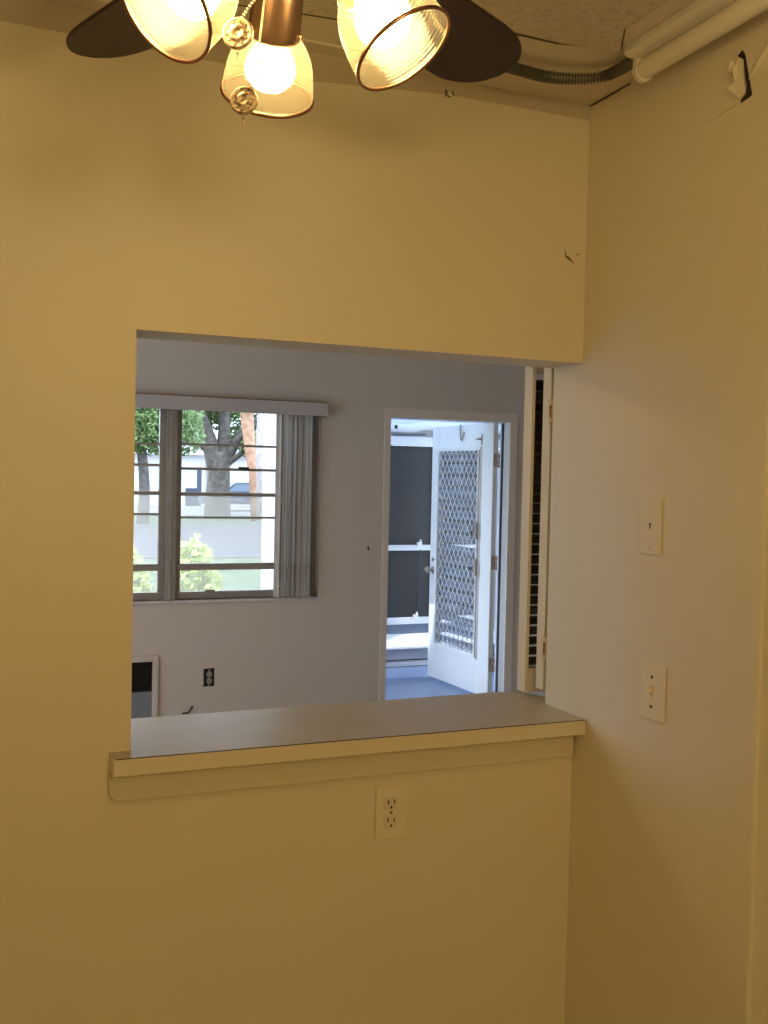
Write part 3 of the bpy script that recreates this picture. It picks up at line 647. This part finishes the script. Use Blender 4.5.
def tree(name, base, branches, bark, leafmat, clumps, label, size=.22):
    t = thing(name, label, 'tree', base)
    b = MB()
    for pts, r in branches: b.tube(smoothpath(pts, 5), [r[0]+(r[1]-r[0])*i/((len(pts)-1)*5) for i in range((len(pts)-1)*5+1)], 14)
    b.build('trunk', bark, t)
    b = MB()
    for c, rx, ry, rz, n in clumps: leaves(b, c, rx, ry, rz, n, size, .0)
    b.build('foliage', leafmat, t)
TY = 40; g = GZ
tree('oak_tree', (8.5, TY, g), [
  ([(8.48, TY, g-.1), (8.47, TY, .4), (8.50, TY, 1.4), (8.52, TY, 2.6)], (.60, .42)),
  ([(8.40, TY, 2.0), (8.0, TY, 3.2), (7.55, TY, 4.3), (7.0, TY, 6.0)], (.38, .26)),
  ([(8.62, TY, 2.3), (8.7, TY, 3.4), (8.68, TY, 4.6), (8.9, TY, 6.4)], (.30, .18)),
  ([(8.75, TY, 2.2), (9.4, TY, 3.3), (10.3, TY, 4.1), (11.3, TY, 5.2)], (.26, .12)),
  ([(8.7, TY, 2.0), (9.3, TY-.3, 2.5), (9.8, TY-.3, 2.9)], (.16, .08)),
  ([(8.30, TY, 2.6), (7.6, TY, 2.9), (6.6, TY, 3.4)], (.2, .1))],
  M['bark'], M['leafd'], [((7.3, TY+2, 4.9), 2.6, 1.6, 1.6, 4200), ((10.4, TY+2, 4.7), 2.2, 1.6, 1.6, 3000), ((8.8, TY+2.5, 5.6), 2.2, 1.6, 1.5, 2400), ((9.6, TY+1, 3.1), .7, .7, .45, 350), ((7.8, TY-1, 5.3), 1.2, .8, 1.0, 600), ((9.9, TY-.5, 2.9), .6, .5, .6, 600)],
  'large forked grey tree standing behind the right sash of the window', .13)
tree('shade_tree', (4.6, 34, g), [([(4.4, 34, g-.1), (4.45, 34, 1.2), (4.3, 34, 3.4), (4.6, 34, 5.2)], (.22, .12))], M['bark'], M['leafd'],
  [((4.6, 34, 4.0), 1.9, 1.6, 1.75, 6500), ((5.6, 35, 3.1), 1.2, 1.2, .9, 1600), ((3.6, 34, 3.0), 1.2, 1.2, .8, 1600)], 'leafy green tree filling the left sash of the window', .10)
tree('young_tree', (6.7, 37.5, g), [([(6.15, 37.5, g-.1), (6.12, 37.5, 1.6), (6.2, 37.5, 3.6), (6.4, 37.5, 5)], (.09, .06))], M['bark'], M['leafl'],
  [((6.35, 37.5, 3.9), .5, .5, 1.1, 420)], 'slim light green tree between the mullion and the forked tree', .13)
t = thing('palm_tree', 'red-brown palm trunk right of the forked tree outside the window', 'tree', (9.1, 36.5, g))
MB().tube([(9.12, 36.5, g), (9.02, 36.5, 1.8), (8.92, 36.5, 2.6), (8.75, 36.5, 4.0), (8.7, 36.5, 5.5)], [.12, .16, .22, .26, .24], 14).build('trunk', M['bark2'], t)
b = MB()
for k in range(16):
    a = k*.393; P = smoothpath([(8.7, 36.5, 5.4), (8.7+.4*math.cos(a), 36.5+.4*math.sin(a), 5.7), (8.7+.65*math.cos(a), 36.5+.65*math.sin(a), 5.2), (8.7+.7*math.cos(a), 36.5+.7*math.sin(a), 4.4)], 8)
    for p, q in zip(P, P[1:]):
        d = (q-p); sd = Vector((-math.sin(a), math.cos(a), -.5))*.2
        b.add([p, q, q+sd], [(0, 1, 2)]); b.add([p, q, q-Vector((sd.x, sd.y, -sd.z))], [(0, 1, 2)])
b.build('fronds', M['frond'], t)
t = thing('pale_tree', 'pale pinkish trunk beside the white porch wall outside the window', 'tree', (10.2, 38, g))
MB().tube([(9.72, 38, g), (9.74, 38, 2), (9.85, 38, 4.4), (11.4, 38.3, 6.3)], [.26, .24, .25, .2], 14).build('trunk', M['bark3'], t)
b = MB(); leaves(b, (11.6, 38.4, 6.6), .8, .8, .6, 300, .15, 0); b.build('foliage', M['leafd'], t)
# houses across the street
def house(x0, x1, y, h, label, n):
    t = thing('house', label, 'building', ((x0+x1)/2, y+3, g))
    MB().box((x0, y, g), (x1, y+6, g+h)).build('wall', M['stucco'], t)
    MB().prism([(y-.6, g+h), (y+6.6, g+h), (y+3, g+h+1.5)], 'x', x0-.6, x1+.6).build('roof', M['roof'], t)
    for i in range(n):
        cx = x0+(x1-x0)*(i+.5)/n
        f = MB().box((cx-.62, y-.06, g+.95), (cx+.62, y+.001, g+2.25)).build('window', M['porchw'], t, .01)
        MB().box((cx-.55, y-.075, g+1.02), (cx+.55, y-.055, g+2.18)).build('pane', mat('sky_lit_glass', (.55, .57, .64), .3), f)
    MB().box((x1-1.1, y-.07, g), (x1-.2, y+.001, g+2.1)).build('door', M['carp'], t)
house(3.0, 11.2, 55, 2.9, 'white bungalow across the street, behind the trees at left', 4)
house(12.6, 22, 56, 2.9, 'white bungalow across the street, behind the red-brown palm trunk', 4)
t = thing('parked_car', 'dark parked car across the street behind the forked tree', 'car', (11.3, 47.5, g))
cx, cy = 11.3, 47.5
pr = [(cx-1.9, g+.35), (cx-1.95, g+.7), (cx-1.5, g+.9), (cx-.9, g+.97), (cx-.4, g+1.42), (cx+.7, g+1.45), (cx+1.35, g+1.0), (cx+1.9, g+.92), (cx+2.0, g+.6), (cx+1.95, g+.35)]
MB().prism(pr, 'y', cy-.8, cy+.8).build('body', M['carp'], t, .05)
for dx in (-1.2, 1.25):
    for dy in (-.82, .62): MB().cyl((cx+dx, cy+dy, g+.33), (cx+dx, cy+dy+.2, g+.33), .32, 20).build('wheel', M['tyre'], t)
MB().prism([(cx-.75, g+.98), (cx-.38, g+1.34), (cx+.62, g+1.37), (cx+1.1, g+1.02)], 'y', cy-.815, cy+.815).build('side_window', M['paleb'], t)
# greenery on the right of the porch, seen through the louvres
for i, (x, y, r, h) in enumerate(((5.6, 8.2, .8, 1.3), (4.9, 9.6, .7, 1.2))):
    t = thing('hedge_shrub', ('round green shrub beyond the porch, seen through the door louvres', 'second green shrub beyond the porch, farther from the door')[i], 'bush', (x, y, GZ))
    b = MB(); leaves(b, (x, y, GZ+h*.5), r, r, h*.5, 1200, .06, .5); b.build('foliage', M['leafl'], t)
    b = MB()
    for k in range(5):
        a = k*1.26; b.tube([(x, y, GZ), (x+r*.5*math.cos(a), y+r*.5*math.sin(a), GZ+h*.7)], [.02, .008], 6)
    b.build('stems', M['bark'], t)
